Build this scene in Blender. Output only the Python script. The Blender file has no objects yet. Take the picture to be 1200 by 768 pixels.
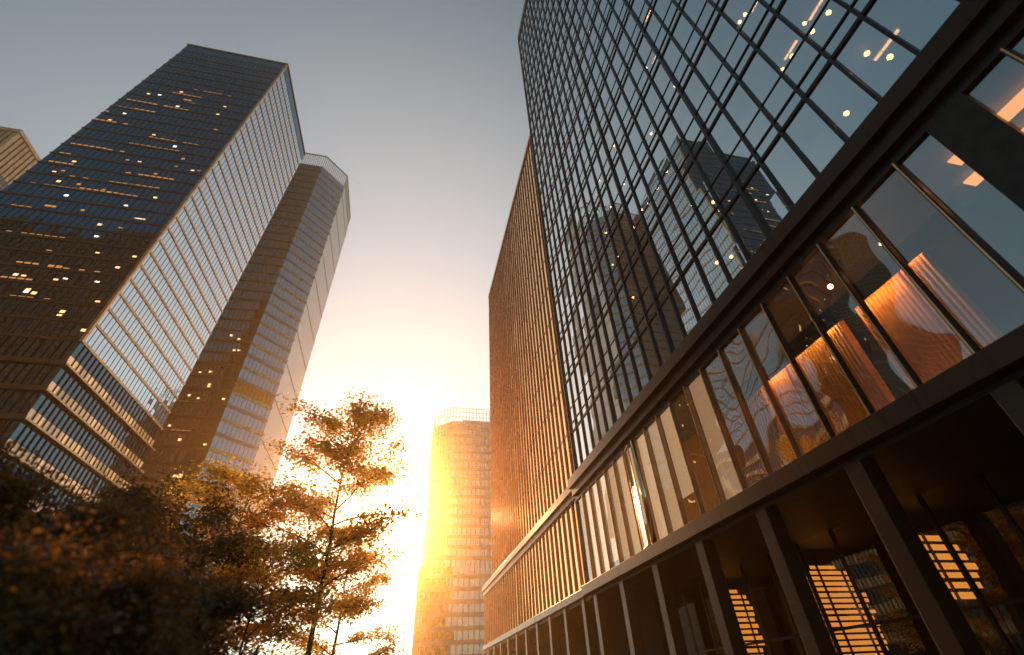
import bpy, math, random
import numpy as np
from mathutils import Vector, Matrix
rnd = random.Random(7)
sc = bpy.context.scene
COL = sc.collection

# ------------------------------------------------------------------ camera frame (street axis = +Y)
XA = np.array([0.9763584, 0.10253992, 0.19028882])
YA = np.array([-0.21214071, 0.62348321, 0.75250582])
ZA = np.array([-0.04148, -0.77508338, 0.63049596])
CAM = np.array([0.0, 0.0, 1.6])
F = 532.0
def project(p):
    d = np.array(p) - CAM
    v = XA * d[0] + YA * d[1] + ZA * d[2]
    if v[2] <= 0.05: return None
    return 600 + F * v[0] / v[2], 384 + F * v[1] / v[2]
def ray(px, py):
    v = np.array([px - 600, py - 384, F]); v /= np.linalg.norm(v)
    return np.array([v @ XA, v @ YA, v @ ZA])
def on_x(px, py, x):
    r = ray(px, py); return CAM + r * (x / r[0])

SUN_EL, SUN_AZ = math.radians(16.9), math.radians(-1.0)
SUN_DIR = Vector((math.sin(SUN_AZ) * math.cos(SUN_EL), math.cos(SUN_AZ) * math.cos(SUN_EL), math.sin(SUN_EL)))

# ------------------------------------------------------------------ objects
def empty(name, loc):
    o = bpy.data.objects.new(name, None); COL.objects.link(o); o.location = loc; return o
def tag(o, label=None, cat=None, group=None, kind=None):
    if label: o['label'] = label
    if cat: o['category'] = cat
    if group: o['group'] = group
    if kind: o['kind'] = kind
    return o
class MB:
    def __init__(s): s.v = []; s.f = []; s.m = []
    def quad(s, a, b, c, d, mi=0):
        n = len(s.v); s.v += [a, b, c, d]; s.f.append((n, n+1, n+2, n+3)); s.m.append(mi)
    def poly(s, pts, mi=0):
        n = len(s.v); s.v += pts; s.f.append(tuple(range(n, n+len(pts)))); s.m.append(mi)
    def hexa(s, b, t, mi=0):
        n = len(s.v); s.v += list(b) + list(t); k = len(b)
        s.f.append(tuple(n+i for i in reversed(range(k)))); s.m.append(mi)
        s.f.append(tuple(n+k+i for i in range(k))); s.m.append(mi)
        for i in range(k):
            j = (i+1) % k
            s.f.append((n+i, n+j, n+k+j, n+k+i)); s.m.append(mi)
    def box(s, x0, x1, y0, y1, z0, z1, mi=0):
        q = [(x0, y0), (x1, y0), (x1, y1), (x0, y1)]
        s.hexa([(x, y, z0) for x, y in q], [(x, y, z1) for x, y in q], mi)
    def tube(s, pts, rad, n=6, mi=0):
        base = len(s.v); P = [Vector(p) for p in pts]
        for i, p in enumerate(P):
            d = (P[min(i+1, len(P)-1)] - P[max(i-1, 0)]).normalized()
            a = d.cross(Vector((0, 0, 1)) if abs(d.z) < .9 else Vector((1, 0, 0))).normalized(); b = d.cross(a)
            for k in range(n):
                w = 2*math.pi*k/n
                s.v.append(tuple(p + (a*math.cos(w) + b*math.sin(w))*rad[i]))
        for i in range(len(P)-1):
            for k in range(n):
                k2 = (k+1) % n
                s.f.append((base+i*n+k, base+i*n+k2, base+(i+1)*n+k2, base+(i+1)*n+k)); s.m.append(mi)
        s.f.append(tuple(base+(len(P)-1)*n+k for k in range(n))); s.m.append(mi)
        s.f.append(tuple(base+k for k in reversed(range(n)))); s.m.append(mi)
    def build(s, name, mats, parent=None, smooth=False, bevel=0):
        if not isinstance(mats, (list, tuple)): mats = [mats]
        me = bpy.data.meshes.new(name)
        off = parent_origin(parent)
        v = np.array(s.v, dtype=float).reshape(-1, 3) - np.array(off)
        me.from_pydata([tuple(p) for p in v], [], s.f)
        for m in mats: me.materials.append(m)
        if len(mats) > 1: me.polygons.foreach_set('material_index', s.m)
        if smooth: me.polygons.foreach_set('use_smooth', [True]*len(s.f))
        me.update()
        o = bpy.data.objects.new(name, me); COL.objects.link(o)
        if parent: o.parent = parent
        if bevel:
            b = o.modifiers.new('bevel', 'BEVEL'); b.width = bevel; b.segments = 2; b.limit_method = 'ANGLE'
        return o
def parent_origin(p):
    off = Vector((0, 0, 0))
    while p is not None: off += Vector(p.location); p = p.parent
    return off

# ------------------------------------------------------------------ materials
def mat(name):
    m = bpy.data.materials.new(name); m.use_nodes = True; nt = m.node_tree; nt.nodes.clear()
    out = nt.nodes.new('ShaderNodeOutputMaterial'); return m, nt, out
def N(nt, t, **kw):
    n = nt.nodes.new(t)
    for k, v in kw.items():
        if k in n.inputs.keys(): n.inputs[k].default_value = v
        else: setattr(n, k, v)
    return n
def math_(nt, op, a, b=None):
    n = nt.nodes.new('ShaderNodeMath'); n.operation = op
    for i, x in enumerate((a, b)):
        if x is None: continue
        if isinstance(x, (int, float)): n.inputs[i].default_value = x
        else: nt.links.new(x, n.inputs[i])
    return n.outputs[0]
def vmath(nt, op, a, b=None, scale=None):
    n = nt.nodes.new('ShaderNodeVectorMath'); n.operation = op
    for i, x in enumerate((a, b)):
        if x is None: continue
        if isinstance(x, (tuple, list)): n.inputs[i].default_value = x
        else: nt.links.new(x, n.inputs[i])
    if scale is not None: n.inputs['Scale'].default_value = scale
    return n.outputs[0]
def simple(name, col, rough=.5, metal=0., var=.25, scale=3., bump=0., spec=.5):
    m, nt, out = mat(name)
    p = N(nt, 'ShaderNodeBsdfPrincipled', Roughness=rough, Metallic=metal)
    p.inputs['Specular IOR Level'].default_value = spec
    tc = N(nt, 'ShaderNodeTexCoord'); no = N(nt, 'ShaderNodeTexNoise', Scale=scale, Detail=5.)
    nt.links.new(tc.outputs['Object'], no.inputs['Vector'])
    mr = N(nt, 'ShaderNodeMapRange'); mr.inputs[1].default_value = .3; mr.inputs[2].default_value = .7
    mr.inputs[3].default_value = 1-var; mr.inputs[4].default_value = 1+var
    nt.links.new(no.outputs['Fac'], mr.inputs[0])
    c = vmath(nt, 'SCALE', tuple(col)); nt.links.new(mr.outputs[0], c.node.inputs['Scale'])
    nt.links.new(c, p.inputs['Base Color'])
    r = N(nt, 'ShaderNodeMapRange'); r.inputs[3].default_value = max(.02, rough-.1); r.inputs[4].default_value = min(1, rough+.1)
    nt.links.new(no.outputs['Fac'], r.inputs[0]); nt.links.new(r.outputs[0], p.inputs['Roughness'])
    if bump:
        b = N(nt, 'ShaderNodeBump', Strength=bump, Distance=.02); nt.links.new(no.outputs['Fac'], b.inputs['Height'])
        nt.links.new(b.outputs[0], p.inputs['Normal'])
    nt.links.new(p.outputs[0], out.inputs[0]); return m
def emit(name, col, strength):
    m, nt, out = mat(name)
    e = N(nt, 'ShaderNodeEmission', Color=(*col, 1), Strength=strength); nt.links.new(e.outputs[0], out.inputs[0]); return m
def glass(name, f0, tint, cell, jitter, wave, wave_scale, opaque=None, rough=.0, refl=(1, 1, 1)):
    """coated glazing: mirror-like coat over a tinted clear (or, for far towers, dark) body; every pane sits a hair out of true"""
    m, nt, out = mat(name)
    tc = N(nt, 'ShaderNodeTexCoord'); P = tc.outputs['Object']
    d = vmath(nt, 'DIVIDE', P, cell); fl = vmath(nt, 'FLOOR', d)
    wn = N(nt, 'ShaderNodeTexWhiteNoise', noise_dimensions='3D'); nt.links.new(fl, wn.inputs['Vector'])
    j = vmath(nt, 'SCALE', vmath(nt, 'SUBTRACT', wn.outputs['Color'], (.5, .5, .5)), scale=jitter)
    no = N(nt, 'ShaderNodeTexNoise', Scale=wave_scale, Detail=1.)
    nt.links.new(vmath(nt, 'ADD', P, vmath(nt, 'SCALE', wn.outputs['Color'], scale=9.)), no.inputs['Vector'])
    w = vmath(nt, 'SCALE', vmath(nt, 'SUBTRACT', no.outputs['Color'], (.5, .5, .5)), scale=wave)
    g = N(nt, 'ShaderNodeNewGeometry')
    nn = vmath(nt, 'NORMALIZE', vmath(nt, 'ADD', g.outputs['Normal'], vmath(nt, 'ADD', j, w)))
    lw = N(nt, 'ShaderNodeLayerWeight', Blend=.5)
    fac = math_(nt, 'ADD', f0, math_(nt, 'MULTIPLY', math_(nt, 'POWER', lw.outputs['Facing'], 5.), 1-f0))
    gl = N(nt, 'ShaderNodeBsdfGlossy', Color=(*refl, 1), Roughness=rough); nt.links.new(nn, gl.inputs['Normal'])
    if opaque is None:
        body = N(nt, 'ShaderNodeBsdfTransparent', Color=(*tint, 1))
    else:
        body = N(nt, 'ShaderNodeBsdfDiffuse')
        mr = N(nt, 'ShaderNodeMapRange'); mr.inputs[3].default_value = .3; mr.inputs[4].default_value = 1.7
        nt.links.new(wn.outputs['Value'], mr.inputs[0])
        c = vmath(nt, 'SCALE', tuple(opaque)); nt.links.new(mr.outputs[0], c.node.inputs['Scale']); nt.links.new(c, body.inputs['Color'])
    mx = N(nt, 'ShaderNodeMixShader'); nt.links.new(fac, mx.inputs[0]); nt.links.new(body.outputs[0], mx.inputs[1]); nt.links.new(gl.outputs[0], mx.inputs[2])
    nt.links.new(mx.outputs[0], out.inputs[0]); return m
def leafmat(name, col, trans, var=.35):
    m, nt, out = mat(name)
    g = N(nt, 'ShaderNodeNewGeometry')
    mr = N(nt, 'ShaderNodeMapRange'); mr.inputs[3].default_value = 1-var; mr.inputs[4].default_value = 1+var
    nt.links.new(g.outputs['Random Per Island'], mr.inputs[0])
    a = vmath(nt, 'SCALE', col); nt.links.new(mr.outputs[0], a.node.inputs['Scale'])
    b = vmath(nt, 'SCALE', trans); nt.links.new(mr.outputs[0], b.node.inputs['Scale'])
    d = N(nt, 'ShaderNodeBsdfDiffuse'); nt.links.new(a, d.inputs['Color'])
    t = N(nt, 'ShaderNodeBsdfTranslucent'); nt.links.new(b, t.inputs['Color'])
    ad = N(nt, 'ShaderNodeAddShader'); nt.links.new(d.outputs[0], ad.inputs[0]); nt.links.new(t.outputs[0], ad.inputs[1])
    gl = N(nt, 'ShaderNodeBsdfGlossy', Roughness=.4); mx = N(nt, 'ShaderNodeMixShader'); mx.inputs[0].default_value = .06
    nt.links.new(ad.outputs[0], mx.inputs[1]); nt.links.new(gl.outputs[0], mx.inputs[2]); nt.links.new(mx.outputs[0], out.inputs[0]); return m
def cladding(name, col, rough, metal, pitch):
    """folded sheet panels: a dark joint every PITCH metres along the street, each panel a slightly different tone, water streaks"""
    m, nt, out = mat(name); tc = N(nt, 'ShaderNodeTexCoord')
    sx = N(nt, 'ShaderNodeSeparateXYZ'); nt.links.new(tc.outputs['Object'], sx.inputs[0])
    u = math_(nt, 'DIVIDE', sx.outputs['Y'], pitch)
    joint = math_(nt, 'GREATER_THAN', math_(nt, 'FRACT', u), .012/pitch)
    wn = N(nt, 'ShaderNodeTexWhiteNoise', noise_dimensions='1D'); nt.links.new(math_(nt, 'FLOOR', u), wn.inputs['W'])
    mp = N(nt, 'ShaderNodeMapping'); mp.inputs['Scale'].default_value = (1, 6, .5); nt.links.new(tc.outputs['Object'], mp.inputs[0])
    no = N(nt, 'ShaderNodeTexNoise', Scale=1.2, Detail=6.); nt.links.new(mp.outputs[0], no.inputs['Vector'])
    k = math_(nt, 'MULTIPLY', math_(nt, 'ADD', math_(nt, 'MULTIPLY', wn.outputs['Value'], .35), math_(nt, 'ADD', math_(nt, 'MULTIPLY', no.outputs['Fac'], .9), .4)), math_(nt, 'ADD', math_(nt, 'MULTIPLY', joint, .85), .15))
    c = vmath(nt, 'SCALE', col); nt.links.new(k, c.node.inputs['Scale'])
    p = N(nt, 'ShaderNodeBsdfPrincipled', Roughness=rough, Metallic=metal); nt.links.new(c, p.inputs['Base Color'])
    r = math_(nt, 'ADD', math_(nt, 'MULTIPLY', no.outputs['Fac'], .35), rough-.17); nt.links.new(r, p.inputs['Roughness'])
    nt.links.new(p.outputs[0], out.inputs[0]); return m
def flutes(name, col, per_m):
    m, nt, out = mat(name)
    tc = N(nt, 'ShaderNodeTexCoord'); no = N(nt, 'ShaderNodeTexNoise', Scale=.6, Detail=3.)
    nt.links.new(tc.outputs['Object'], no.inputs['Vector'])
    sx = N(nt, 'ShaderNodeSeparateXYZ'); nt.links.new(tc.outputs['Object'], sx.inputs[0])
    y = math_(nt, 'ADD', math_(nt, 'MULTIPLY', sx.outputs['Y'], per_m*6.283), 0.)
    h = math_(nt, 'ABSOLUTE', math_(nt, 'SINE', y))
    p = N(nt, 'ShaderNodeBsdfPrincipled', Roughness=.45)
    b = N(nt, 'ShaderNodeBump', Strength=1., Distance=.05); nt.links.new(h, b.inputs['Height']); nt.links.new(b.outputs[0], p.inputs['Normal'])
    mr = N(nt, 'ShaderNodeMapRange'); mr.inputs[3].default_value = .6; mr.inputs[4].default_value = 1.4; nt.links.new(no.outputs['Fac'], mr.inputs[0])
    c = vmath(nt, 'SCALE', col); nt.links.new(mr.outputs[0], c.node.inputs['Scale']); nt.links.new(c, p.inputs['Base Color'])
    nt.links.new(p.outputs[0], out.inputs[0]); return m

M = {}
M['mullion'] = simple('mullion_metal', (.03, .024, .02), .35, .6, .3)
M['bronze'] = simple('bronze_metal', (.30, .16, .08), .32, .85, .2, 1.2)
M['fin'] = simple('fin_bronze', (.50, .16, .04), .26, .9, .25, .6)
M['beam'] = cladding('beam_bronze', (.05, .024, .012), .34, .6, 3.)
M['copper'] = simple('copper_panel', (.82, .42, .19), .28, .85, .25, .5)
M['ledge'] = simple('dark_bronze_ledge', (.20, .085, .035), .4, .5, .25, .5)
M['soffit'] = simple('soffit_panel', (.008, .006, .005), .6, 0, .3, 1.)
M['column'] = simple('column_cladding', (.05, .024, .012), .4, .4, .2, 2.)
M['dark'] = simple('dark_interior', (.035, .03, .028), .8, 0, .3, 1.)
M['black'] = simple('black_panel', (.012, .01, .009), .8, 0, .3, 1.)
M['mech'] = simple('orange_louvre', (.95, .28, .04), .5, 0, .2, 1.)
M['blind'] = simple('blind_fabric', (.5, .44, .38), .9, 0, .1, 2.)
M['slab'] = simple('ceiling_white', (.16, .15, .14), .8, 0, .15, 1.)
M['conc'] = simple('pale_cladding', (.42, .36, .30), .6, 0, .12, .4)
M['pale'] = simple('pale_metal_panel', (.62, .56, .50), .35, .3, .08, .3)
M['roof'] = simple('roof_membrane', (.12, .11, .10), .8)
M['wall'] = simple('blank_rear_wall', (.14, .12, .11), .7)
M['bark'] = simple('bark', (.06, .04, .025), .9, 0, .4, 8., .6)
M['asphalt'] = simple('asphalt', (.05, .05, .05), .8, 0, .3, 4., .3)
M['paving'] = simple('paving', (.22, .20, .18), .7, 0, .2, 2., .2)
M['kerb'] = simple('kerb_stone', (.3, .28, .26), .7)
M['paint'] = simple('road_paint', (.7, .7, .68), .6)
M['soil'] = simple('soil', (.06, .045, .03), .9, 0, .4, 5., .5)
M['gold_flutes'] = flutes('reflection_flutes', (.55, .27, .08), 3.)  # stands in for a rippled gold reflection
M['bulb'] = emit('bulb_glow', (1., .50, .20), 26.)
M['tube'] = emit('tube_light', (1., .52, .22), 10.)
M['strip'] = emit('strip_light', (1., .40, .12), 3.)
M['slat'] = emit('reflection_slat', (1., .36, .06), .95)  # emission imitates orange reflections in the shopfront
M['lit'] = emit('lit_window', (1., .55, .22), 2.2)
M['litd'] = emit('lit_window_dim', (1., .42, .13), .7)
M['litw'] = emit('lit_window_white', (1., .85, .68), 3.)
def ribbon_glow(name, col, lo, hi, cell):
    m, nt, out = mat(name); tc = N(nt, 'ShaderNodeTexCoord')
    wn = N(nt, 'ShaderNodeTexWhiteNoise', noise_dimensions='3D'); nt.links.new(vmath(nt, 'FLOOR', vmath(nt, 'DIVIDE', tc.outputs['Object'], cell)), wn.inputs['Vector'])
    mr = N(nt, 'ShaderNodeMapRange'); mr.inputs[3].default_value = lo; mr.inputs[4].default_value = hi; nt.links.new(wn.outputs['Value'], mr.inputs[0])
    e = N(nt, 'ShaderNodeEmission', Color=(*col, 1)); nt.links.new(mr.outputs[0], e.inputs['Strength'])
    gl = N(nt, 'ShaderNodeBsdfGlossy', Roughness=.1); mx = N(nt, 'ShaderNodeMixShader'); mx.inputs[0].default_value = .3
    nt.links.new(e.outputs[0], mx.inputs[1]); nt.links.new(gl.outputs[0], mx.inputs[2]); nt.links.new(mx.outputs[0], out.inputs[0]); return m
M['ribbon'] = ribbon_glow('orange_glow_ribbon', (1., .50, .17), .3, 1.15, (50., 1.35, 5.25))
M['g_up'] = glass('upper_glass', .74, (.36, .33, .31), (50., 1.29, 2.3), .03, .012, .5, refl=(.88, .98, 1.))
M['g_band'] = glass('podium_glass', .26, (.55, .48, .42), (50., 1.5, 50.), .03, .12, .4)
M['g_mirror'] = glass('podium_mirror_glass', .68, (.4, .36, .3), (50., 1.5, 50.), .02, .03, .45, refl=(1., .93, .84))
M['g_right'] = glass('podium_coated_glass', .42, (.6, .55, .5), (50., 1.5, 50.), .015, .03, .45, refl=(.88, .98, 1))
M['g_pale'] = glass('podium_clear_glass', .34, (.85, .8, .72), (50., 1.5, 50.), .02, .03, .45, refl=(1., .93, .84))
M['sky_glow'] = ribbon_glow('sky_glow_blind', (1., .64, .37), .8, 1.3, (50., 1.5, 50.))  # emission stands in for bright sky mirrored in the panes
M['sash'] = glass('glint_sash_glass', .07, (.85, .8, .72), (50., 50., 50.), 0., 0., .5, rough=.012)
M['g_front'] = glass('shopfront_glass', .08, (.8, .78, .75), (50., 2.1, 3.), .01, .01, .5)
M['g_fin'] = glass('fin_building_glass', .8, (.3, .25, .2), (50., 1.2, 4.4), .03, .02, .5, opaque=(.02, .012, .006), refl=(1., .70, .40))
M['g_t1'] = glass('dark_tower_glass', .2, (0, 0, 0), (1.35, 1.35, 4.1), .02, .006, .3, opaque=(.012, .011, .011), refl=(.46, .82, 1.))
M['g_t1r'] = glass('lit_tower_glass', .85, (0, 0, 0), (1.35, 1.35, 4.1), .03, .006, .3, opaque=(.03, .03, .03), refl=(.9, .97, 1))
M['g_t2'] = glass('brown_tower_glass', .2, (0, 0, 0), (1.6, 1.6, 5.5), .03, .006, .3, opaque=(.05, .02, .008), refl=(.85, .74, .64))
M['g_t2b'] = glass('blue_tower_glass', .65, (0, 0, 0), (1.6, 1.6, 5.5), .02, .006, .3, opaque=(.04, .05, .06), refl=(.9, .97, 1))
M['g_far'] = glass('far_tower_glass', .35, (0, 0, 0), (1.9, 1.9, 4.1), .03, .006, .3, opaque=(.05, .04, .03))
M['leaf'] = leafmat('leaf_backlit', (.12, .085, .018), (.80, .50, .07))  # golden backlight put into the leaf colours
M['leaf2'] = leafmat('leaf_shaded', (.07, .048, .014), (.17, .075, .012))  # darker leaf copy, shade put into its colours

# ------------------------------------------------------------------ sky, sun, camera
w = bpy.data.worlds.new('World'); sc.world = w; w.use_nodes = True
nt = w.node_tree; nt.nodes.clear()
out = nt.nodes.new('ShaderNodeOutputWorld')
sky = N(nt, 'ShaderNodeTexSky', sky_type='NISHITA', sun_disc=False, sun_elevation=SUN_EL, sun_rotation=SUN_AZ, air_density=1.2, dust_density=.4, ozone_density=2., altitude=0.)
hs = N(nt, 'ShaderNodeHueSaturation', Saturation=.6); nt.links.new(sky.outputs[0], hs.inputs['Color'])
tn = vmath(nt, 'MULTIPLY', hs.outputs[0], (.58, 1.02, 1.10))
bg = N(nt, 'ShaderNodeBackground', Strength=.11); nt.links.new(tn, bg.inputs['Color'])
tc = N(nt, 'ShaderNodeTexCoord')
dot = vmath(nt, 'DOT_PRODUCT', vmath(nt, 'NORMALIZE', tc.outputs['Generated']), tuple(SUN_DIR)); dot = dot.node.outputs['Value']
ang = math_(nt, 'ARCCOSINE', math_(nt, 'MINIMUM', dot, .999999))
last = bg.outputs[0]
for col, st, sg, pw in (((1., .84, .58), 9., 2.2, 2.), ((1., .82, .71), .74, 48., 3.)):
    t = math_(nt, 'POWER', math_(nt, 'DIVIDE', ang, math.radians(sg)), pw)
    e = math_(nt, 'MULTIPLY', math_(nt, 'EXPONENT', math_(nt, 'MULTIPLY', t, -1.)), st)
    b = N(nt, 'ShaderNodeBackground', Color=(*col, 1)); nt.links.new(e, b.inputs['Strength'])
    a = N(nt, 'ShaderNodeAddShader'); nt.links.new(last, a.inputs[0]); nt.links.new(b.outputs[0], a.inputs[1]); last = a.outputs[0]
nt.links.new(last, out.inputs['Surface'])

sl = bpy.data.lights.new('sun', 'SUN'); sl.energy = 4.8; sl.angle = math.radians(.5); sl.color = (1., .54, .20)
so = bpy.data.objects.new('sun', sl); COL.objects.link(so); so.rotation_euler = SUN_DIR.to_track_quat('Z', 'Y').to_euler()

cd = bpy.data.cameras.new('camera'); cam = bpy.data.objects.new('camera', cd); COL.objects.link(cam); sc.camera = cam
cd.sensor_width = 36; cd.lens = F / 1200 * 36; cd.clip_start = .05; cd.clip_end = 5000
R = Matrix(((XA[0], -YA[0], -ZA[0]), (XA[1], -YA[1], -ZA[1]), (XA[2], -YA[2], -ZA[2])))
# rows: world axes expressed in (right, up, back)
R = Matrix(((XA[0], -XA[1], -XA[2]), (YA[0], -YA[1], -YA[2]), (ZA[0], -ZA[1], -ZA[2])))
cam.matrix_world = Matrix.Translation(Vector(CAM)) @ R.to_4x4()
cd.dof.use_dof = True; cd.dof.focus_distance = 30; cd.dof.aperture_fstop = .32

sc.view_settings.view_transform = 'Standard'; sc.view_settings.look = 'None'; sc.view_settings.exposure = 0; sc.view_settings.gamma = 1
sc.render.engine = 'CYCLES'
cy = sc.cycles; cy.use_denoising = True; cy.max_bounces = 7; cy.glossy_bounces = 4; cy.transparent_max_bounces = 10; cy.volume_bounces = 0; cy.sample_clamp_indirect = 6; cy.caustics_reflective = False; cy.caustics_refractive = False
cy.blur_glossy = .3

# ------------------------------------------------------------------ ground
def sheet(name, x0, x1, y0, y1, z, m):
    b = MB(); b.quad((x0, y0, z), (x1, y0, z), (x1, y1, z), (x0, y1, z)); return tag(b.build(name, m), kind='structure')
sheet('ground', -1500, 1500, -1500, 1500, -.12, M['paving'])
sheet('road', -2.2, 5.0, -150, 700, -.116, M['asphalt'])
def pavement(x0, x1, y0, y1):
    b = MB(); b.box(x0, x1, y0, y1, -.2, 0); return tag(b.build('pavement', M['paving']), kind='structure')
pavement(5.2, 60, -40, 95); pavement(-40, -2.4, -40, 70)
for x in (5.0, -2.4):
    b = MB(); b.box(x, x+.2, -40, 70 if x < 0 else 95, -.2, .012); tag(b.build('kerb', M['kerb']), kind='structure')
b = MB()
for i in range(60): b.quad((1.3, -40+i*6, -.112), (1.45, -40+i*6, -.112), (1.45, -37+i*6, -.112), (1.3, -37+i*6, -.112))
tag(b.build('road_marking', M['paint']), kind='structure')
b = MB(); b.box(-14, -2.9, 2, 44, -.1, .05); tag(b.build('planting_soil', M['soil']), kind='structure')

# ------------------------------------------------------------------ right: glass office building
D = 12.5
def slab_above(z):
    k = math.ceil((z - 17.96)/4.6 + .02); return 17.96 + 4.6*max(k, 0)
def near_building():
    r = empty('glass_office_building', (D+10, 9, 0))
    tag(r, 'tall glass office building with black mullion grid over a dark colonnade', 'office building')
    YE, YS, TOP = 32.0, -14.0, 104.4
    gx = D + .09
    ys = [YE - 1.29*i for i in range(int((YE-YS)/1.29)+1)]
    floors = [17.9 + 4.6*k for k in range(19)]
    cuts = [14.5]
    for z in floors: cuts += [z, z+.72]
    cuts.append(TOP-2.2)
    # upper mullions, each one a part
    for i, y in enumerate(ys):
        wd = .05 if i % 6 else .075
        b = MB(); b.box(D-.03 if i % 6 else D-.07, gx+.05, y-wd, y+wd, 14.45, TOP-2.0); b.build('mullion', M['mullion'], r)
    for k, z in enumerate(floors):
        b = MB(); b.box(D+.02, gx+.06, ys[-1], YE-.06, z-.09, z+.07); b.box(D+.04, gx+.06, ys[-1], YE-.06, z+.68, z+.76)
        b.build('transom', M['mullion'], r)
        b = MB(); b.box(D+.05, gx+.06, ys[-1], YE-.06, z+1.98, z+2.03); b.build('glazing_bar', M['mullion'], r)
        b = MB(); b.box(gx+.14, D+18, YS, YE-.3, z+.06, z+.62); b.build('floor_slab', M['slab'], r)
    b = MB(); b.box(gx+.14, D+18, YS, YE-.3, 13.75, 14.4); b.build('floor_slab', M['slab'], r)
    # panes: the largest one by one, the rest as one part
    panes = []
    for i in range(len(ys)-1):
        for j in range(len(cuts)-1):
            y1, y0, z0, z1 = ys[i], ys[i+1], cuts[j], cuts[j+1]
            c = [(gx, y1, z0), (gx, y0, z0), (gx, y0, z1), (gx, y1, z1)]
            p = [project(q) for q in c]
            if None in p: area = 0
            else:
                cx, cyy = sum(q[0] for q in p)/4, sum(q[1] for q in p)/4
                area = abs(sum(p[a][0]*p[(a+1) % 4][1]-p[(a+1) % 4][0]*p[a][1] for a in range(4)))/2
                if not (-20 < cx < 1230 and -30 < cyy < 790): area = 0
            panes.append((area, c))
    panes.sort(key=lambda t: -t[0])
    for a, c in panes[:100]:
        b = MB(); b.quad(*c); b.build('glass_pane', M['g_up'], r)
    b = MB()
    for a, c in panes[100:]: b.quad(*c)
    tag(b.build('glass_pane', M['g_up'], r), kind='stuff')
    rb = random.Random(21)
    for _ in range(56):
        i = rb.randrange(2, 34); k = rb.randrange(0, 9); z = floors[k]+.74; top_ = floors[k+1]-.12; d_ = rb.uniform(.2, .85)*(top_-z)
        b = MB(); b.box(gx+.06, gx+.075, ys[i+1]+.08, ys[i]-.08, top_-d_, top_); b.build('roller_blind', M['blind'], r)
    # interior back wall and closing walls, roof
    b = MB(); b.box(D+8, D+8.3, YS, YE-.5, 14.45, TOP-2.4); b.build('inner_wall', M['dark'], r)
    b = MB(); b.box(D+18, D+18.5, YS, YE, 0, TOP-2); b.build('rear_wall', M['wall'], r)
    b = MB(); b.box(gx+.1, D+18, YE-.25, YE, 14.45, TOP-2); b.build('side_wall', M['mullion'], r)
    b = MB(); b.box(D+.2, D+18, YS-.3, YS, 0, TOP-2); b.build('side_wall', M['wall'], r)
    b = MB(); b.box(D-.05, D+18.6, YS-.4, YE+.05, TOP-1.99, TOP); b.build('parapet', M['mullion'], r)
    # cornice between podium and tower
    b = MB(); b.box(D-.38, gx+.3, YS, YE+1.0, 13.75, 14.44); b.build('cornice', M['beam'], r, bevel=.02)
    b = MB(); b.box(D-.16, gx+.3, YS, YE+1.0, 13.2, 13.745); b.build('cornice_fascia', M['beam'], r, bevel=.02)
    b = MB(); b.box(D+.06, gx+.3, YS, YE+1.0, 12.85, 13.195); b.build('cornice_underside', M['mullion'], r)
    # podium band
    px = D + .17
    fy = [33.0 - 1.5*i for i in range(32)]
    for i, y in enumerate(fy):
        wide = {7: .24, 20: .5}.get(i, .055)
        b = MB(); b.box(D+.02, px+.04, y-wide, y+wide, 7.2, 12.86); f = b.build('mullion', M['bronze' if y > 11 else 'mullion'], r)
        if i not in (7, 20):
            b = MB(); b.box(D-.012, D+.015, y-.02, y+.02, 7.2, 12.86); b.build('edge_trim', M['copper'], f)
    for i in range(len(fy)-1):
        b = MB(); b.quad((px, fy[i], 7.1), (px, fy[i+1], 7.1), (px, fy[i+1], 12.9), (px, fy[i], 12.9))
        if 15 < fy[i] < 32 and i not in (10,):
            bb = MB(); bb.box(px+.1, px+.12, fy[i+1]+.07, fy[i]-.07, 7.2 + rnd.choice((0, 0, 0, .5, 1.3)), 12.9); bb.build('roller_blind', M['sky_glow'], r)  # added glowing blinds imitating reflected bright sky
        b.build('glass_pane', M['g_pale'] if fy[i] > 17 else M['g_right'] if fy[i] < 6 else M['g_band'], r)
    # polished round nosing on the wide pier, added to make a sun glint
    b = MB(); b.tube([(D+.06, fy[7], 7.2), (D+.06, fy[7], 12.85)], [.2, .2], 32)
    b.build('glint_nosing', simple('polished_glint_nosing', (.85, .62, .36), .16, 1., .02, 1.), r, smooth=True)
    # added sash, turned to mirror the sun as a glint
    c = Vector((D-.1, 23.25, 9.6)); v = (Vector(CAM)-c).normalized(); h = v+SUN_DIR; h.z = 0; h.normalize(); t_ = Vector((-h.y, h.x, 0))
    def col_(u, d, z): return tuple(c+t_*u+h*d+Vector((0, 0, z-c.z)))
    b = MB()
    for u0, u1, z0, z1 in ((-.56, -.5, 7.3, 12.7), (.5, .56, 7.3, 12.7), (-.499, .499, 7.3, 7.37), (-.499, .499, 12.63, 12.7)):
        b.hexa([col_(u0, -.03, z0), col_(u1, -.03, z0), col_(u1, .03, z0), col_(u0, .03, z0)], [col_(u0, -.03, z1), col_(u1, -.03, z1), col_(u1, .03, z1), col_(u0, .03, z1)])
    f = b.build('glint_sash', M['bronze'], r)
    b = MB(); b.quad(col_(-.5, 0, 7.37), col_(.5, 0, 7.37), col_(.5, 0, 12.63), col_(-.5, 0, 12.63)); b.build('glint_sash_glass', M['sash'], f)
    b = MB(); b.box(px+.15, D+17.9, YS, YE+.6, 6.85, 7.15); b.build('floor_slab', M['slab'], r)
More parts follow.
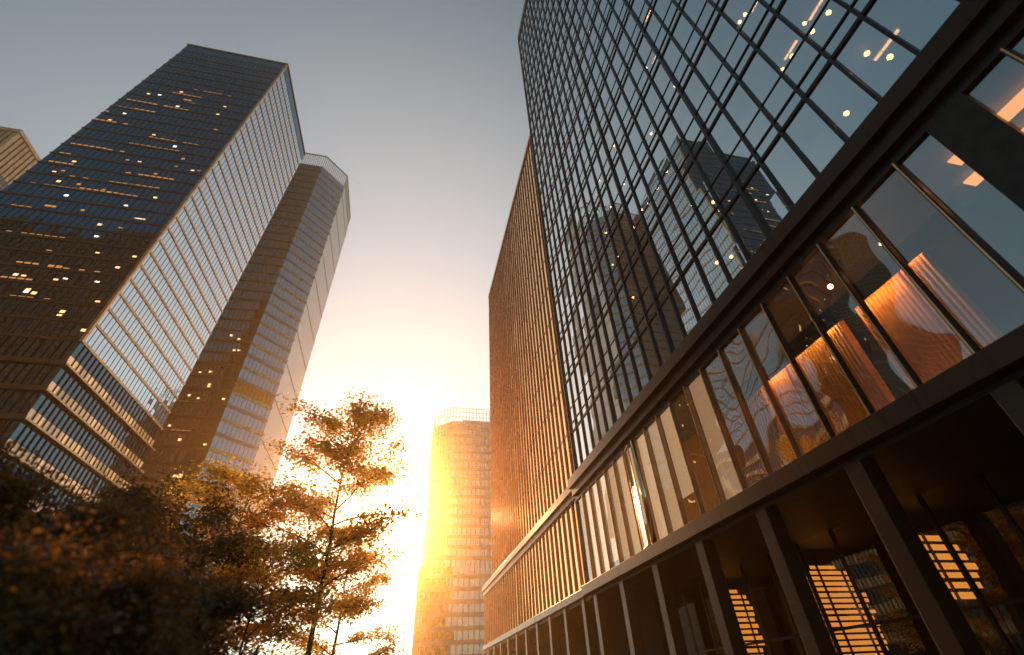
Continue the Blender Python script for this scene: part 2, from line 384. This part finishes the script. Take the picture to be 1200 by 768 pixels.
    for y0, y1, dx in ((7.4, 8.3, 0), (8.5, 10.6, .25), (11.3, 14.6, -.05), (14.9, 16.2, .2), (16.6, YE+.5, 0)):
        b = MB(); b.box(D+4.5+dx, D+4.9+dx, y0, y1, 7.16, 13.7); b.build('reflection_wall', M['gold_flutes'], r)  # added wall imitating rippled gold reflections in the podium glass
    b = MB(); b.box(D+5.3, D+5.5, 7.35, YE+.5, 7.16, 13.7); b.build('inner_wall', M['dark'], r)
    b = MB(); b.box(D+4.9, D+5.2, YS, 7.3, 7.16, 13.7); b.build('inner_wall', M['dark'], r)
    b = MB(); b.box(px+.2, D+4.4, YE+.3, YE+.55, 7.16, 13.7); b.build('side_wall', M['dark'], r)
    for (xa, y0, y1) in ((2.4, -8, 4.4), (3.6, -8, 4.9)):
        b = MB(); b.box(D+xa, D+xa+.5, y0, y1, 13.5, 13.56); b.build('ceiling_light', M['strip'], r)
    for y0, y1, e in ((7.4, 8.2, 40), (8.6, 10.5, 60), (11.5, 12.6, 80), (13.0, 14.5, 32), (15.0, 16.1, 55)):  # added lamps, out of sight, that brighten the fluted wall
        m = emit('hidden_wall_wash', (1., .44, .11), e*1.5)
        b = MB(); b.box(D+4.25, D+4.4, y0, y1, 13.4, 13.46); b.build('ceiling_light', m, r)
        m = emit('hidden_uplight', (1., .44, .11), e*1.2)
        b = MB(); b.box(D+3.7, D+3.9, y0+.2, y1-.3, 7.2, 7.24); b.build('hidden_uplight', m, r)
    b = MB(); b.box(D+4.05, D+4.1, 5.5, 18, 12.95, 13.74); b.build('wash_baffle', M['dark'], r)  # keeps the added lamp strips out of sight
    for q in [(1046, 64), (875, 16), (930, 62), (786, 100), (760, 20), (1072, 70), (905, 20), (968, 20)]:
        c = on_x(*q, D+1.6); zz = slab_above(c[2])
        b = MB(); b.box(c[0]-.05, c[0]+.05, c[1]-.38, c[1]+.38, zz-.07, zz-.03); b.build('ceiling_light', M['tube'], r)
    # lower beam, soffit, columns, shopfront
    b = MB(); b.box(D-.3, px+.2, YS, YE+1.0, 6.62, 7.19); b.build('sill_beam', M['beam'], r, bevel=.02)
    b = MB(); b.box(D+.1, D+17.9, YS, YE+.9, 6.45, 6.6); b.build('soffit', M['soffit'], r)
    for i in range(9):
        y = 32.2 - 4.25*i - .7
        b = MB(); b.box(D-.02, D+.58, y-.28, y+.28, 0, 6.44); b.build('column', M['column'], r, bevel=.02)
    sx = D + 5.0
    sy = [YE - .5 - 2.1*i for i in range(22)]
    for i in range(len(sy)-1):
        b = MB(); b.quad((sx, sy[i], .1), (sx, sy[i+1], .1), (sx, sy[i+1], 6.4), (sx, sy[i], 6.4)); b.build('shopfront_pane', M['g_front'], r)
        b = MB(); b.box(sx-.06, sx+.08, sy[i]-.06, sy[i]+.06, 0, 6.44); b.box(sx-.04, sx+.06, sy[i+1]+.07, sy[i]-.07, 3.1, 3.2); b.build('shopfront_frame', M['mullion'], r)
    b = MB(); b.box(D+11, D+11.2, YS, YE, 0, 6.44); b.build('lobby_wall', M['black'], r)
near_building()

def on_y(px, py, y):
    q = ray(px, py); return CAM + q * (y / q[1])
def screen(px0, py0, px1, py1, n, label):  # added emissive slats imitating striped orange reflections in the shopfront
    c = on_x((px0+px1)/2, (py0+py1)/2, D+6.6); y = c[1]
    a, b_ = on_y(px0, (py0+py1)/2, y), on_y(px1, (py0+py1)/2, y)
    z1, z0 = on_y((px0+px1)/2, py0, y)[2], on_y((px0+px1)/2, py1, y)[2]
    x0, x1 = max(a[0], D+5.3), min(b_[0], D+10.8)
    r = empty('reflection_screen', ((x0+x1)/2, y, 0)); tag(r, label, 'light screen', 'slatted screens imitating reflections in the ground floor lobby')
    ph = (z1-z0)/n; xm = (x0+x1)/2
    for i in range(n):
        t = (i+.5)/n; h = (x1-x0)/2*math.sqrt(max(.1, 1-abs(2*t-1)**2.6))*rnd.uniform(.8, 1)
        cx = xm + rnd.uniform(-.05, .05)*(x1-x0); k = rnd.uniform(.12, .26)
        b = MB(); b.box(cx-h, cx+h, y, y+.05, z0+i*ph+ph*k, z0+i*ph+ph*.8); b.build('slat', M['slat'], r)
    for x in (x0+.38*(x1-x0), x1-.27*(x1-x0)):
        b = MB(); b.box(x-.035, x+.035, y-.1, y-.02, 0, z1+.25); b.build('support_post', M['mullion'], r)
screen(1062, 626, 1148, 704, 7, 'small orange slatted glow imitating a reflection in the dark lobby, highest of the three')
screen(926, 662, 1032, 790, 18, 'largest orange slatted glow imitating a reflection, cut by shopfront mullions between two columns')
screen(846, 690, 894, 790, 14, 'dimmer orange slatted glow imitating a reflection in the lobby, nearest the sun')

# pendant bulbs in the rooms behind the glass
def pendant(px, py, x, zc, rad, label, group):
    p = on_x(px, py, x)
    top = zc(p[2])
    o = MB(); 
    n = 10
    prof = [(0, -1), (.6, -.8), (1, -.1), (.85, .5), (.35, .95), (0, 1.15)]
    for a, c in zip(prof, prof[1:]):
        for k in range(n):
            a0, a1 = 2*math.pi*k/n, 2*math.pi*(k+1)/n
            o.quad(*[(p[0]+q[0]*rad*math.cos(t), p[1]+q[0]*rad*math.sin(t), p[2]+q[1]*rad) for q, t in ((a, a0), (a, a1), (c, a1), (c, a0))])
    r = empty('pendant_lamp', (p[0], p[1], p[2])); tag(r, label, 'pendant lamp', group)
    o.build('bulb', M['bulb'], r, smooth=True)
    b = MB(); b.tube([(p[0], p[1], p[2]+rad*1.1), (p[0], p[1], max(top, p[2]+rad*1.4))], [.012, .012], 5); b.build('flex', M['mullion'], r)
UP = [(1043, 67), (1016, 63), (992, 133), (952, 37), (971, 15), (917, 82), (928, 66), (867, 26), (873, 17), (881, 78), (791, 101), (753, 122), (763, 157), (745, 149), (675, 97), (688, 115), (794, 224), (836, 237), (876, 237), (844, 249), (843, 276), (857, 301), (872, 315), (840, 308), (760, 239), (771, 266), (739, 266), (781, 201), (770, 221), (710, 273), (937, 117), (758, 20), (760, 26)]
for q in UP: pendant(*q, D+1.0, slab_above, .095, 'small warm glowing bulb hanging behind the upper glass wall', 'bulbs behind the upper glass wall')
rq = random.Random(9)
for _ in range(22):
    k = rq.randrange(0, 8); p_ = np.array((D+1.0, rq.uniform(2.5, 22), 17.96+4.6*(k+1)-rq.uniform(.5, 1.0)))
    qx, qy = project(p_)
    if 0 < qx < 1200 and 0 < qy < 768:
        pendant(qx, qy, D+1.0, slab_above, .085, 'small warm glowing bulb hanging behind the upper glass wall', 'bulbs behind the upper glass wall')
for q in [(1034, 285), (925, 316), (917, 314), (904, 346), (973, 336)]:
    pendant(*q, D+1.3, lambda z: 13.74, .09, 'small warm glowing bulb behind the tall podium windows', 'bulbs behind the podium windows')

# ------------------------------------------------------------------ right: finned building
def fin_building():
    r = empty('finned_office_building', (D+10, 50, 0))
    tag(r, 'lower office building covered in tall bronze vertical fins beside the glass tower', 'office building')
    x0, Y0, Y1, TOP = D+.3, 32.3, 69.5, 68.0
    gx = x0 + .13
    n = 31; st = (Y1-Y0-.4)/n
    for i in range(n+1):
        y = Y0+.2+i*st
        b = MB(); b.box(x0, gx+.05, y-.05, y+.05, 14.45, TOP-.8); b.build('fin', M['fin'], r)
    for k in range(12):
        z0 = 14.4+4.4*k; z1 = z0+4.4 if k < 11 else TOP-.8
        b = MB(); b.quad((gx, Y1, z0), (gx, Y0, z0), (gx, Y0, z1), (gx, Y1, z1)); b.box(gx-.03, gx+.04, Y0+.05, Y1-.05, z0-.12, z0+.1, 1)
        b.build('window_band', [M['g_fin'], M['fin']], r)
    b = MB(); b.box(gx+.06, D+18, Y1-.25, Y1, 0, TOP-.8); b.build('side_wall', M['fin'], r)
    b = MB(); b.box(D+18, D+18.4, Y0, Y1, 0, TOP-.8); b.build('rear_wall', M['wall'], r)
    b = MB(); b.box(x0-.05, D+18.5, Y0-.25, Y1+.05, TOP-.79, TOP); b.build('parapet', M['fin'], r)
    b = MB(); b.box(x0+.1, x0+1.2, Y0+.1, Y0+.9, TOP+.005, TOP+1.4); b.build('roof_unit', M['copper'], r)
    b = MB(); b.box(x0-.3, gx+.2, Y0+.8, Y1+7, 13.8, 14.4); b.build('cornice', M['beam'], r, bevel=.02)
    b = MB(); b.box(x0-.1, gx+.2, Y0+.8, Y1+7, 13.25, 13.795); b.build('cornice_fascia', M['beam'], r, bevel=.02)
    b = MB(); b.box(x0-.12, gx+.2, Y0+.8, Y1+7, 6.75, 7.25); b.build('sill_beam', M['beam'], r, bevel=.02)
    m = 34; s2 = (Y1+6.5-Y0-1.2)/m
    for i in range(m+1):
        y = Y0+1.2+i*s2
        b = MB(); b.box(x0, gx+.05, y-.055, y+.055, 7.26, 13.24); b.build('fin', M['fin'], r)
    b = MB(); b.quad((gx, Y1+6.6, 7.2), (gx, Y0+.9, 7.2), (gx, Y0+.9, 13.3), (gx, Y1+6.6, 13.3)); b.build('window_band', M['g_fin'], r)
    b = MB(); b.box(gx+.01, D+18, Y0+.9, Y1+6.6, 6.5, 6.74); b.build('soffit', M['soffit'], r)
    b = MB(); b.box(gx+.01, D+18, Y1+.01, Y1+6.6, 13.3, 14.3); b.build('podium_roof', M['roof'], r)
    b = MB(); b.box(gx+.01, D+18, Y1+6.4, Y1+6.6, 6.75, 13.29); b.build('side_wall', M['fin'], r)
    for i in range(10):
        y = Y0+2.5+4.25*i
        b = MB(); b.box(x0+.02, x0+.6, y-.28, y+.28, 0, 6.74); b.build('column', M['column'], r, bevel=.02)
    b = MB(); b.box(D+5, D+5.3, Y0+1, Y1+6, 0, 6.49); b.build('lobby_wall', M['black'], r)
fin_building()

# ------------------------------------------------------------------ towers
def offset_poly(v, d):
    n = len(v); o = []
    for i in range(n):
        p0, p, p1 = Vector(v[i-1]), Vector(v[i]), Vector(v[(i+1) % n])
        a, b = (p-p0).normalized(), (p1-p).normalized()
        na, nb = Vector((a.y, -a.x)), Vector((b.y, -b.x))
        m = (na+nb); m /= max(.2, 1+na.dot(nb)); o.append(tuple(p+m*d))
    return o
def ring(b, fp, z0, z1, d, faces, mi=0):
    for i in faces:
        q = []
        for z in (z0, z1):
            v = fp(z); o = offset_poly(v, d); j = (i+1) % len(v)
            q.append([(*v[i], z), (*o[i], z), (*o[j], z), (*v[j], z)])
        b.hexa(q[0], q[1], mi)
def ribbon(b, fp, z0, z1, i, pitch, mw=.05, md=.12, gm=0, mm=1):
    v0, v1 = fp(z0), fp(z1); n = len(v0); j = (i+1) % n
    b.quad((*v0[i], z0), (*v0[j], z0), (*v1[j], z1), (*v1[i], z1), gm)
    a0, c0, a1, c1 = Vector(v0[i]), Vector(v0[j]), Vector(v1[i]), Vector(v1[j])
    L = (c0-a0).length; t_ = (c0-a0)/L; nn = Vector((t_.y, -t_.x)); k = max(1, round(L/pitch))
    for q in range(1, k):
        pb, pt = a0.lerp(c0, q/k), a1.lerp(c1, q/k)
        def sec(p, z): return [(*(p-t_*mw), z), (*(p-t_*mw+nn*md), z), (*(p+t_*mw+nn*md), z), (*(p+t_*mw), z)]
        b.hexa(sec(pb, z0), sec(pt, z1), mm)
def lit_panes(fp, i, zlist, fh, pitch, count, r, mats, rg, d=.03):
    for _ in range(count):
        z = rg.choice(zlist) + rg.uniform(.25, .55)*fh; h = rg.uniform(.07, .17)*fh
        v0, v1 = fp(z), fp(z+h); j = (i+1) % len(v0); L = (Vector(v0[j])-Vector(v0[i])).length
        k = rg.randrange(int(L/pitch)); n_ = 1 if rg.random() < .93 else 2
        ta, tb = (k+.2)*pitch/L, min(.99, (k+n_-.2)*pitch/L)
        q = []
        for (v, zz) in ((v0, z), (v1, z+h)):
            a, c = Vector(v[i]), Vector(v[j]); t_ = (c-a).normalized(); nn = Vector((t_.y, -t_.x))
            q.append((*(a.lerp(c, ta)+nn*d), zz)); q.append((*(a.lerp(c, tb)+nn*d), zz))
        b = MB(); b.quad(q[0], q[1], q[3], q[2]); b.build('lit_pane', rg.choice(mats), r)
def lit_runs(fp, i, zlist, pitch, count, r, m, rg, d=.03):
    for _ in range(count):
        z = rg.choice(zlist)+rg.uniform(.55, .9); h = rg.uniform(.12, .4); v = fp(z); j = (i+1) % len(v)
        a, c = Vector(v[i]), Vector(v[j]); L = (c-a).length; t_ = (c-a)/L; nn = Vector((t_.y, -t_.x))
        k = rg.randrange(int(L/pitch)-9); n_ = rg.randint(2, 8); b = MB()
        for q in range(n_):
            if rg.random() < .2: continue
            p0, p1 = a+t_*(k+q+.1)*pitch+nn*d, a+t_*(k+q+.9)*pitch+nn*d
            b.quad((*p0, z), (*p1, z), (*p1, z+h), (*p0, z+h))
        if b.f: b.build('lit_pane', m, r)
def closing(fp, z0, z1, faces, r, m, roof_z):
    for i in faces:
        v0, v1 = fp(z0), fp(z1); j = (i+1) % len(v0)
        b = MB(); b.quad((*v0[i], z0), (*v0[j], z0), (*v1[j], z1), (*v1[i], z1)); b.build('rear_wall', m, r)
    b = MB(); b.poly([(*p, roof_z) for p in fp(roof_z)]); b.build('roof', M['roof'], r)

TS = .65
def near_scale(r):
    r.location = r.location * TS; r.scale = (TS, TS, TS)
def tower_one():
    def fp(z):
        t = (z-1.6)/80
        xc = 80*(-.772+.028*t); xl = 80*(-1.237+.060*t)
        return [(xl, 80), (xc, 80), (xc+1.5, 114.5), (xl, 114.5)]   # 0: face to camera, 1: street face
    r = empty('office_tower', (-75, 97, 0)); tag(r, 'tallest dark glass tower with ledges, its street face glowing orange', 'office tower')
    rg = random.Random(3)
    base = [3 + 5.25*k for k in range(10)]       # podium storeys up to 55.5
    for k, z in enumerate(base):
        z1 = z+5.25
        for i in (0, 1):
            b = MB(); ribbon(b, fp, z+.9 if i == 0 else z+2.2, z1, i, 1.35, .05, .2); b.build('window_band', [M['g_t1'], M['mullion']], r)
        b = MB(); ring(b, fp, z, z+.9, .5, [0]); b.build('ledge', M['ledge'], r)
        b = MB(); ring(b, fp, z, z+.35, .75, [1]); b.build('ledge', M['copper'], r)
        b = MB(); ribbon(b, fp, z+.35, z+2.2, 1, 1.35, .06, .22); b.build('glow_ribbon', [M['ribbon'], M['mullion']], r)  # emissive orange panels in place of spandrels
    zs = []; z = 55.5
    while z < 172: zs.append(z); z += 4.12
    top = zs[-1] + 4.12
    for z in zs:
        z1 = z+4.12
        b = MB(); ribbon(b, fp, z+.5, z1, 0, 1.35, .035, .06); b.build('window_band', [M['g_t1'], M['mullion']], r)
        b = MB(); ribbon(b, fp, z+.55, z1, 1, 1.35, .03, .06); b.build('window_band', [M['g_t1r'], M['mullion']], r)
        b = MB(); ring(b, fp, z, z+.5, .12, [0]); b.build('ledge', M['ledge'], r)
        b = MB(); ring(b, fp, z, z+.55, .15, [1]); b.build('spandrel', M['copper'], r)
    b = MB(); ring(b, fp, top, top+4.5, .1, [0, 1, 2, 3]); b.build('parapet', M['g_t1'], r)
    b = MB(); ring(b, fp, top+4.5, top+4.9, .4, [0, 1, 2, 3]); b.build('coping', M['pale'], r)
    v = fp(top)
    def sec(z):
        c = fp(z)[1]; return [(c[0]-.3, 79.75, z), (c[0]+.25, 79.75, z), (c[0]+.25, 80.3, z), (c[0]-.3, 80.3, z)]
    b = MB(); b.hexa(sec(55.5), sec(top+4.4)); b.build('corner_trim', M['copper'], r)
    b = MB(); b.box(v[0][0]+1.5, v[0][0]+5.5, 80.5, 82.5, top+4.95, top+6.2); b.build('roof_unit', M['mullion'], r)
    closing(fp, 0, top, [2, 3], r, M['wall'], top)
    closing(fp, 0, 3, [0, 1], r, M['dark'], top+.01)
    lit_panes(fp, 0, [z for z in zs if z < 150], 4.12, 1.35, 44, r, [M['lit'], M['litw'], M['lit'], M['litd'], M['litd']], rg)
    lit_runs(fp, 0, zs[:24], 1.35, 40, r, M['litd'], rg)
    lit_panes(fp, 0, base[5:]+zs[:6], 4.4, 1.35, 22, r, [M['lit']], rg)
    return r
near_scale(tower_one())

def tower_two():
    Y2 = 160.
    V = [(-100, Y2), (-65.4, Y2), (-54.2, Y2+11.2), (-54.2, 203), (-100, 203)]
    fp = lambda z: V
    r = empty('office_tower', (-75, 180, 0)); tag(r, 'slender tower with a chamfered corner, brown face, blue face and pale side', 'office tower')
    rg = random.Random(5)
    zs = [4 + 5.5*k for k in range(43)]; top = zs[-1]+5.5
    for k, z in enumerate(zs):
        mech = 88 < z < 93
        b = MB(); ribbon(b, fp, z+.8, z+5.5, 0, 1.6, .05, .1); b.build('window_band', [M['g_t2'], M['ledge']], r)
        b = MB(); ribbon(b, fp, z+1.2, z+5.5, 1, 1.6, .05, .1); b.build('window_band', [M['mech'] if mech else M['g_t2b'], M['ledge'] if mech else M['mullion']], r)
        b = MB(); ring(b, fp, z, z+(.8 if k % 2 else 1.0), .25, [0]); b.build('ledge', M['ledge'], r)
        b = MB(); ring(b, fp, z, z+1.2, .25, [1]); b.build('spandrel', M['conc' if k % 2 else 'copper'], r)
    b = MB(); b.quad((-54.2, Y2+11.2, 0), (-54.2, 203, 0), (-54.2, 203, top), (-54.2, Y2+11.2, top)); b.build('street_wall', M['pale'], r)
    for k in range(14):
        z = 12+17*k
        b = MB(); b.box(-54.19, -54.05, Y2+11.4, 203, z, z+.25); b.build('panel_joint', M['conc'], r)
    closing(fp, 0, top, [3, 4], r, M['wall'], top)
    closing(fp, 0, 4, [0, 1], r, M['dark'], top+.01)
    # open crown of slats
    b = MB(); o = offset_poly(V, -.5)
    for i in (0, 1, 2):
        a, c = Vector(o[i]), Vector(o[i+1]); L = (c-a).length; n = int(L/1.1); t_ = (c-a)/L; nn = Vector((t_.y, -t_.x))
        for q in range(n+1):
            p = a+t_*(q*L/n)
            s_ = [p-t_*.16-nn*.3, p+t_*.16-nn*.3, p+t_*.16+nn*.3, p-t_*.16+nn*.3]
            b.hexa([(*x, top) for x in s_], [(*x, top+10.5) for x in s_])
    b.build('crown_screen', M['pale'], r)
    b = MB(); ring(b, lambda z: o, top+10.51, top+11.3, .5, [0, 1, 2]); b.build('crown_rail', M['pale'], r)
    b = MB(); b.box(-88, -64, Y2+10, 195, top, top+6); b.build('plant_room', M['conc'], r)
    lit_runs(fp, 0, zs[5:24], 1.6, 14, r, M['litd'], rg)
    lit_panes(fp, 0, zs[6:22], 5.5, 1.6, 26, r, [M['lit']], rg)
    return r
near_scale(tower_two())

def tower_three():
    V = [(-240, 150), (-191.7, 150), (-191.7, 165.5), (-240, 165.5)]; fp = lambda z: V
    r = empty('office_tower', (-215, 158, 0)); tag(r, 'brown topped tower at the edge, half hidden behind the tallest dark tower', 'office tower')
    zs = [4+4.4*k for k in range(43)]; top = zs[-1]+4.4
    for z in zs:
        b = MB()
        for i in (0, 1): ribbon(b, fp, z+.8, z+4.4, i, 2.2, .12, .2)
        b.build('window_band', [M['g_t2'], M['conc']], r)
        b = MB(); ring(b, fp, z, z+.8, .25, [0, 1]); b.build('spandrel', M['conc'], r)
    b = MB()
    for i in (0, 1): ribbon(b, fp, top, 214, i, 2.2, .12, .3)
    b.build('crown_cladding', [M['copper'], M['ledge']], r)
    b = MB(); ring(b, fp, 214, 216, .4, [0, 1, 2, 3]); b.build('coping', M['copper'], r)
    closing(fp, 0, 214, [2, 3], r, M['wall'], 214)
    closing(fp, 0, 4, [0, 1], r, M['dark'], 214.01)
    return r
near_scale(tower_three())

def far_tower():
    V = [(18.4, 200), (55, 200), (55, 237), (10.56, 237), (10.56, 207.9)]; fp = lambda z: V    # faces: 0 front, 4 chamfer
    r = empty('office_tower', (31, 219, 0)); tag(r, 'hazy pale high rise with a latticed crown at the end of the street', 'office tower')
    zs = [4+4.1*k for k in range(25)]; top = zs[-1]+4.1
    for k, z in enumerate(zs):
        b = MB()
        for i in (0, 4): ribbon(b, fp, z+1.4, z+4.1, i, 1.9, .19, .28)
        b.build('window_band', [M['g_far'], M['conc']], r)
        b = MB(); ring(b, fp, z, z+1.4, .3, [0, 4]); b.build('spandrel', M['conc'], r)
    b = MB()
    for i in (0, 4, 3):
        a, c = Vector(V[i]), Vector(V[(i+1) % 5]); L = (c-a).length; n = max(2, int(L/1.6)); t_ = (c-a)/L; nn = Vector((t_.y, -t_.x))
        for q in range(n+1):
            p = a+t_*(q*L/n); s_ = [p-t_*.11-nn*.25, p+t_*.11-nn*.25, p+t_*.11, p-t_*.11]
            b.hexa([(*x, top) for x in s_], [(*x, top+7.5) for x in s_])
        for zz in (top+2.5, top+5, top+7.2): b.hexa([(*x, zz) for x in (a-nn*.2, c-nn*.2, c-nn*.03, a-nn*.03)], [(*x, zz+.2) for x in (a-nn*.2, c-nn*.2, c-nn*.03, a-nn*.03)])
    b.build('crown_lattice', M['conc'], r)
    b = MB(); b.box(24, 45, 207, 230, top, top+4.5); b.build('plant_room', M['conc'], r)
    closing(fp, 0, top, [1, 2, 3], r, M['wall'], top)
    closing(fp, 0, 4, [0, 4], r, M['conc'], top+.01)
    V2 = [(7.8, 187), (50, 187), (50, 198), (7.8, 198)]; f2 = lambda z: V2
    r = empty('office_block', (29, 192, 0)); tag(r, 'low hazy office block standing at the foot of the far high rise', 'office block')
    for k in range(10):
        z = 4*k
        b = MB()
        for i in (0, 3): ribbon(b, f2, z+1.4, z+4, i, 2, .16, .25)
        b.build('window_band', [M['g_far'], M['conc']], r)
        b = MB(); ring(b, f2, z, z+1.4, .25, [0, 3]); b.build('spandrel', M['conc'], r)
    closing(f2, 0, 40, [1, 2], r, M['wall'], 40)
far_tower()

def rear_tower():
    V = [(-235, -110), (-115, -110), (-115, -70), (-235, -70)]; fp = lambda z: V
    r = empty('office_tower', (-175, -90, 0)); tag(r, 'broad dark slab tower standing behind the viewer, seen only mirrored in glass', 'office tower')
    for k in range(40):
        z = 4.5*k; b = MB(); ribbon(b, fp, z+1.2, z+4.5, 2, 3., .2, .3); b.build('window_band', [M['g_t2'], M['ledge']], r)
        b = MB(); ring(b, fp, z, z+1.2, .3, [2]); b.build('spandrel', M['ledge'], r)
    closing(fp, 0, 180, [0, 1, 3], r, M['wall'], 180)
rear_tower()

# ------------------------------------------------------------------ trees
def tree(name, label, x, y, H, hb, R, seed, nlimb, leaf, dens, m, flat=.35, cat='tree', group=None, r0=None):
    rg = random.Random(seed); r = empty(name, (x, y, 0)); tag(r, label, cat, group)
    tb, lv, lf = MB(), [], []
    r0 = r0 or H*.011
    tp = []
    for i in range(9):
        t = i/8; tp.append((x+rg.uniform(-.1, .1)*t*H*.08, y+rg.uniform(-.1, .1)*t*H*.08, t*H*.95))
    tb.tube(tp, [r0*(1-.9*i/8)*(1.35 if i == 0 else 1) for i in range(9)], 8)
    def at(t): 
        f = min(7.999, t*8); i = int(f); return Vector(tp[i]).lerp(Vector(tp[i+1]), f-i)
    def spray(c, rad, n):
        for _ in range(n):
            while True:
                d = Vector((rg.uniform(-1, 1), rg.uniform(-1, 1), rg.uniform(-1, 1)))
                if d.length < 1: break
            p = c + Vector((d.x*rad, d.y*rad, d.z*rad*flat))
            a = Vector((rg.gauss(0, 1), rg.gauss(0, 1), rg.gauss(-.25, .5))).normalized()
            s = a.cross(Vector((rg.gauss(0, .6), rg.gauss(0, .6), 1))).normalized()
            L = leaf*rg.uniform(.6, 1.25); W = L*.33; q = len(lv)
            fold = a.cross(s)*W*.35
            lv.extend([tuple(p), tuple(p+a*L*.5+s*W+fold), tuple(p+a*L), tuple(p+a*L*.5-s*W+fold)])
            lf.append((q, q+1, q+2)); lf.append((q, q+2, q+3))
    az = rg.uniform(0, 6.28)
    for i in range(nlimb):
        t = (i+.5)/nlimb; zt = hb+(H*.93-hb)*t; az += 2.4+rg.uniform(-.5, .5)
        prof = max(.12, math.sin(math.pi*min(.97, .2+.72*t)))**.6
        L = R*prof*rg.uniform(.6, 1.15)*1.05+.15
        p0 = at(zt/(H*.95)); up = rg.uniform(.15, .6)+.5*t
        dv = Vector((math.cos(az), math.sin(az), up)).normalized(); pts = [p0]
        for k in range(1, 6):
            pts.append(pts[-1]+(dv+Vector((rg.uniform(-.2, .2), rg.uniform(-.2, .2), rg.uniform(-.12, .18)-.06*k)))*L/5)
        rr = r0*.38*(1-.6*t)
        tb.tube(pts, [rr*(1-.85*k/5)+.004 for k in range(6)], 5)
        for k in range(1, 6):
            for _ in range(2 if k < 2 else 4):
                a2 = az+rg.uniform(-1.4, 1.4); l2 = L*rg.uniform(.18, .42)
                q0 = pts[k]; q1 = q0+Vector((math.cos(a2), math.sin(a2), rg.uniform(-.15, .45)))*l2
                q1 = q1; qm = q0.lerp(q1, .5)+Vector((0, 0, l2*.08))
                tb.tube([q0, qm, q1], [rr*.3+.003, rr*.2+.003, .003], 4)
                if rg.random() < .86:
                    spray(q1, rg.uniform(.45, .95)*(R/2.6)**.5, int((1.15 if m is M['leaf'] else 1.7)*dens*rg.uniform(.4, 1.3)))
                    if rg.random() < .6: spray(qm, rg.uniform(.3, .5)*(R/2.6)**.5, int(dens*1.2))
    spray(at(1)+Vector((0, 0, H*.02)), .35, int(dens))
    tb.build('trunk', M['bark'], r, smooth=True)
    me = bpy.data.meshes.new('crown'); off = np.array((x, y, 0.)); v = np.array(lv)-off
    me.from_pydata([tuple(p) for p in v], [], lf); me.materials.append(m)
    o = bpy.data.objects.new('crown', me); COL.objects.link(o); o.parent = r
    return r
tree('street_tree', 'tall slender golden backlit tree, its airy crown against the bright sky', -3.5, 26, 16.0, 5.0, 3.6, 11, 27, .20, 26, M['leaf'], .7, r0=.15)
tree('street_tree', 'broad layered orange backlit tree standing before the pale tower side', -7.3, 24, 10.6, 3.0, 3.3, 12, 20, .16, 34, M['leaf'], .45)
tree('street_tree', 'small golden tree with drooping lower crown, closest to the sun', -2.9, 31, 10.4, 2.0, 3.0, 13, 16, .16, 34, M['leaf'], .6)
tree('street_tree', 'orange brown tree filling the gap under the layered orange tree', -4.6, 19, 6.2, 1.2, 2.6, 14, 18, .14, 36, M['leaf'], .5)
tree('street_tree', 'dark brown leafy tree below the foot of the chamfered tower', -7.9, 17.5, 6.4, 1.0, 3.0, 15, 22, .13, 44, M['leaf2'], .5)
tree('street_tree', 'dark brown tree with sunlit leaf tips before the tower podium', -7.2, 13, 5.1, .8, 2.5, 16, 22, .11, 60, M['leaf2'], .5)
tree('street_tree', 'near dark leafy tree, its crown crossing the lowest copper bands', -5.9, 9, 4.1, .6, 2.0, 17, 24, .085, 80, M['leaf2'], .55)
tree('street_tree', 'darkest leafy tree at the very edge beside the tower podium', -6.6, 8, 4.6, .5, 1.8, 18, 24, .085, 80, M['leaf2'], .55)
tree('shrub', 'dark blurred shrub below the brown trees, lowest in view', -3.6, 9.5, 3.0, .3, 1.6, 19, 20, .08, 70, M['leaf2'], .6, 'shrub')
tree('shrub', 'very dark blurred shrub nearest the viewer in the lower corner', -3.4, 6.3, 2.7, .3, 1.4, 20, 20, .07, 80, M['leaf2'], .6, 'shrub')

# ------------------------------------------------------------------ haze
def haze():
    m, nt, out = mat('haze')
    v = N(nt, 'ShaderNodeVolumePrincipled', Density=.0014, Anisotropy=.88); v.inputs['Color'].default_value = (1., .62, .30, 1)
    nt.links.new(v.outputs[0], out.inputs['Volume'])
    b = MB(); b.box(-250, 110, -125, 246, -1.2, 180); tag(b.build('haze', m), kind='stuff')
haze()
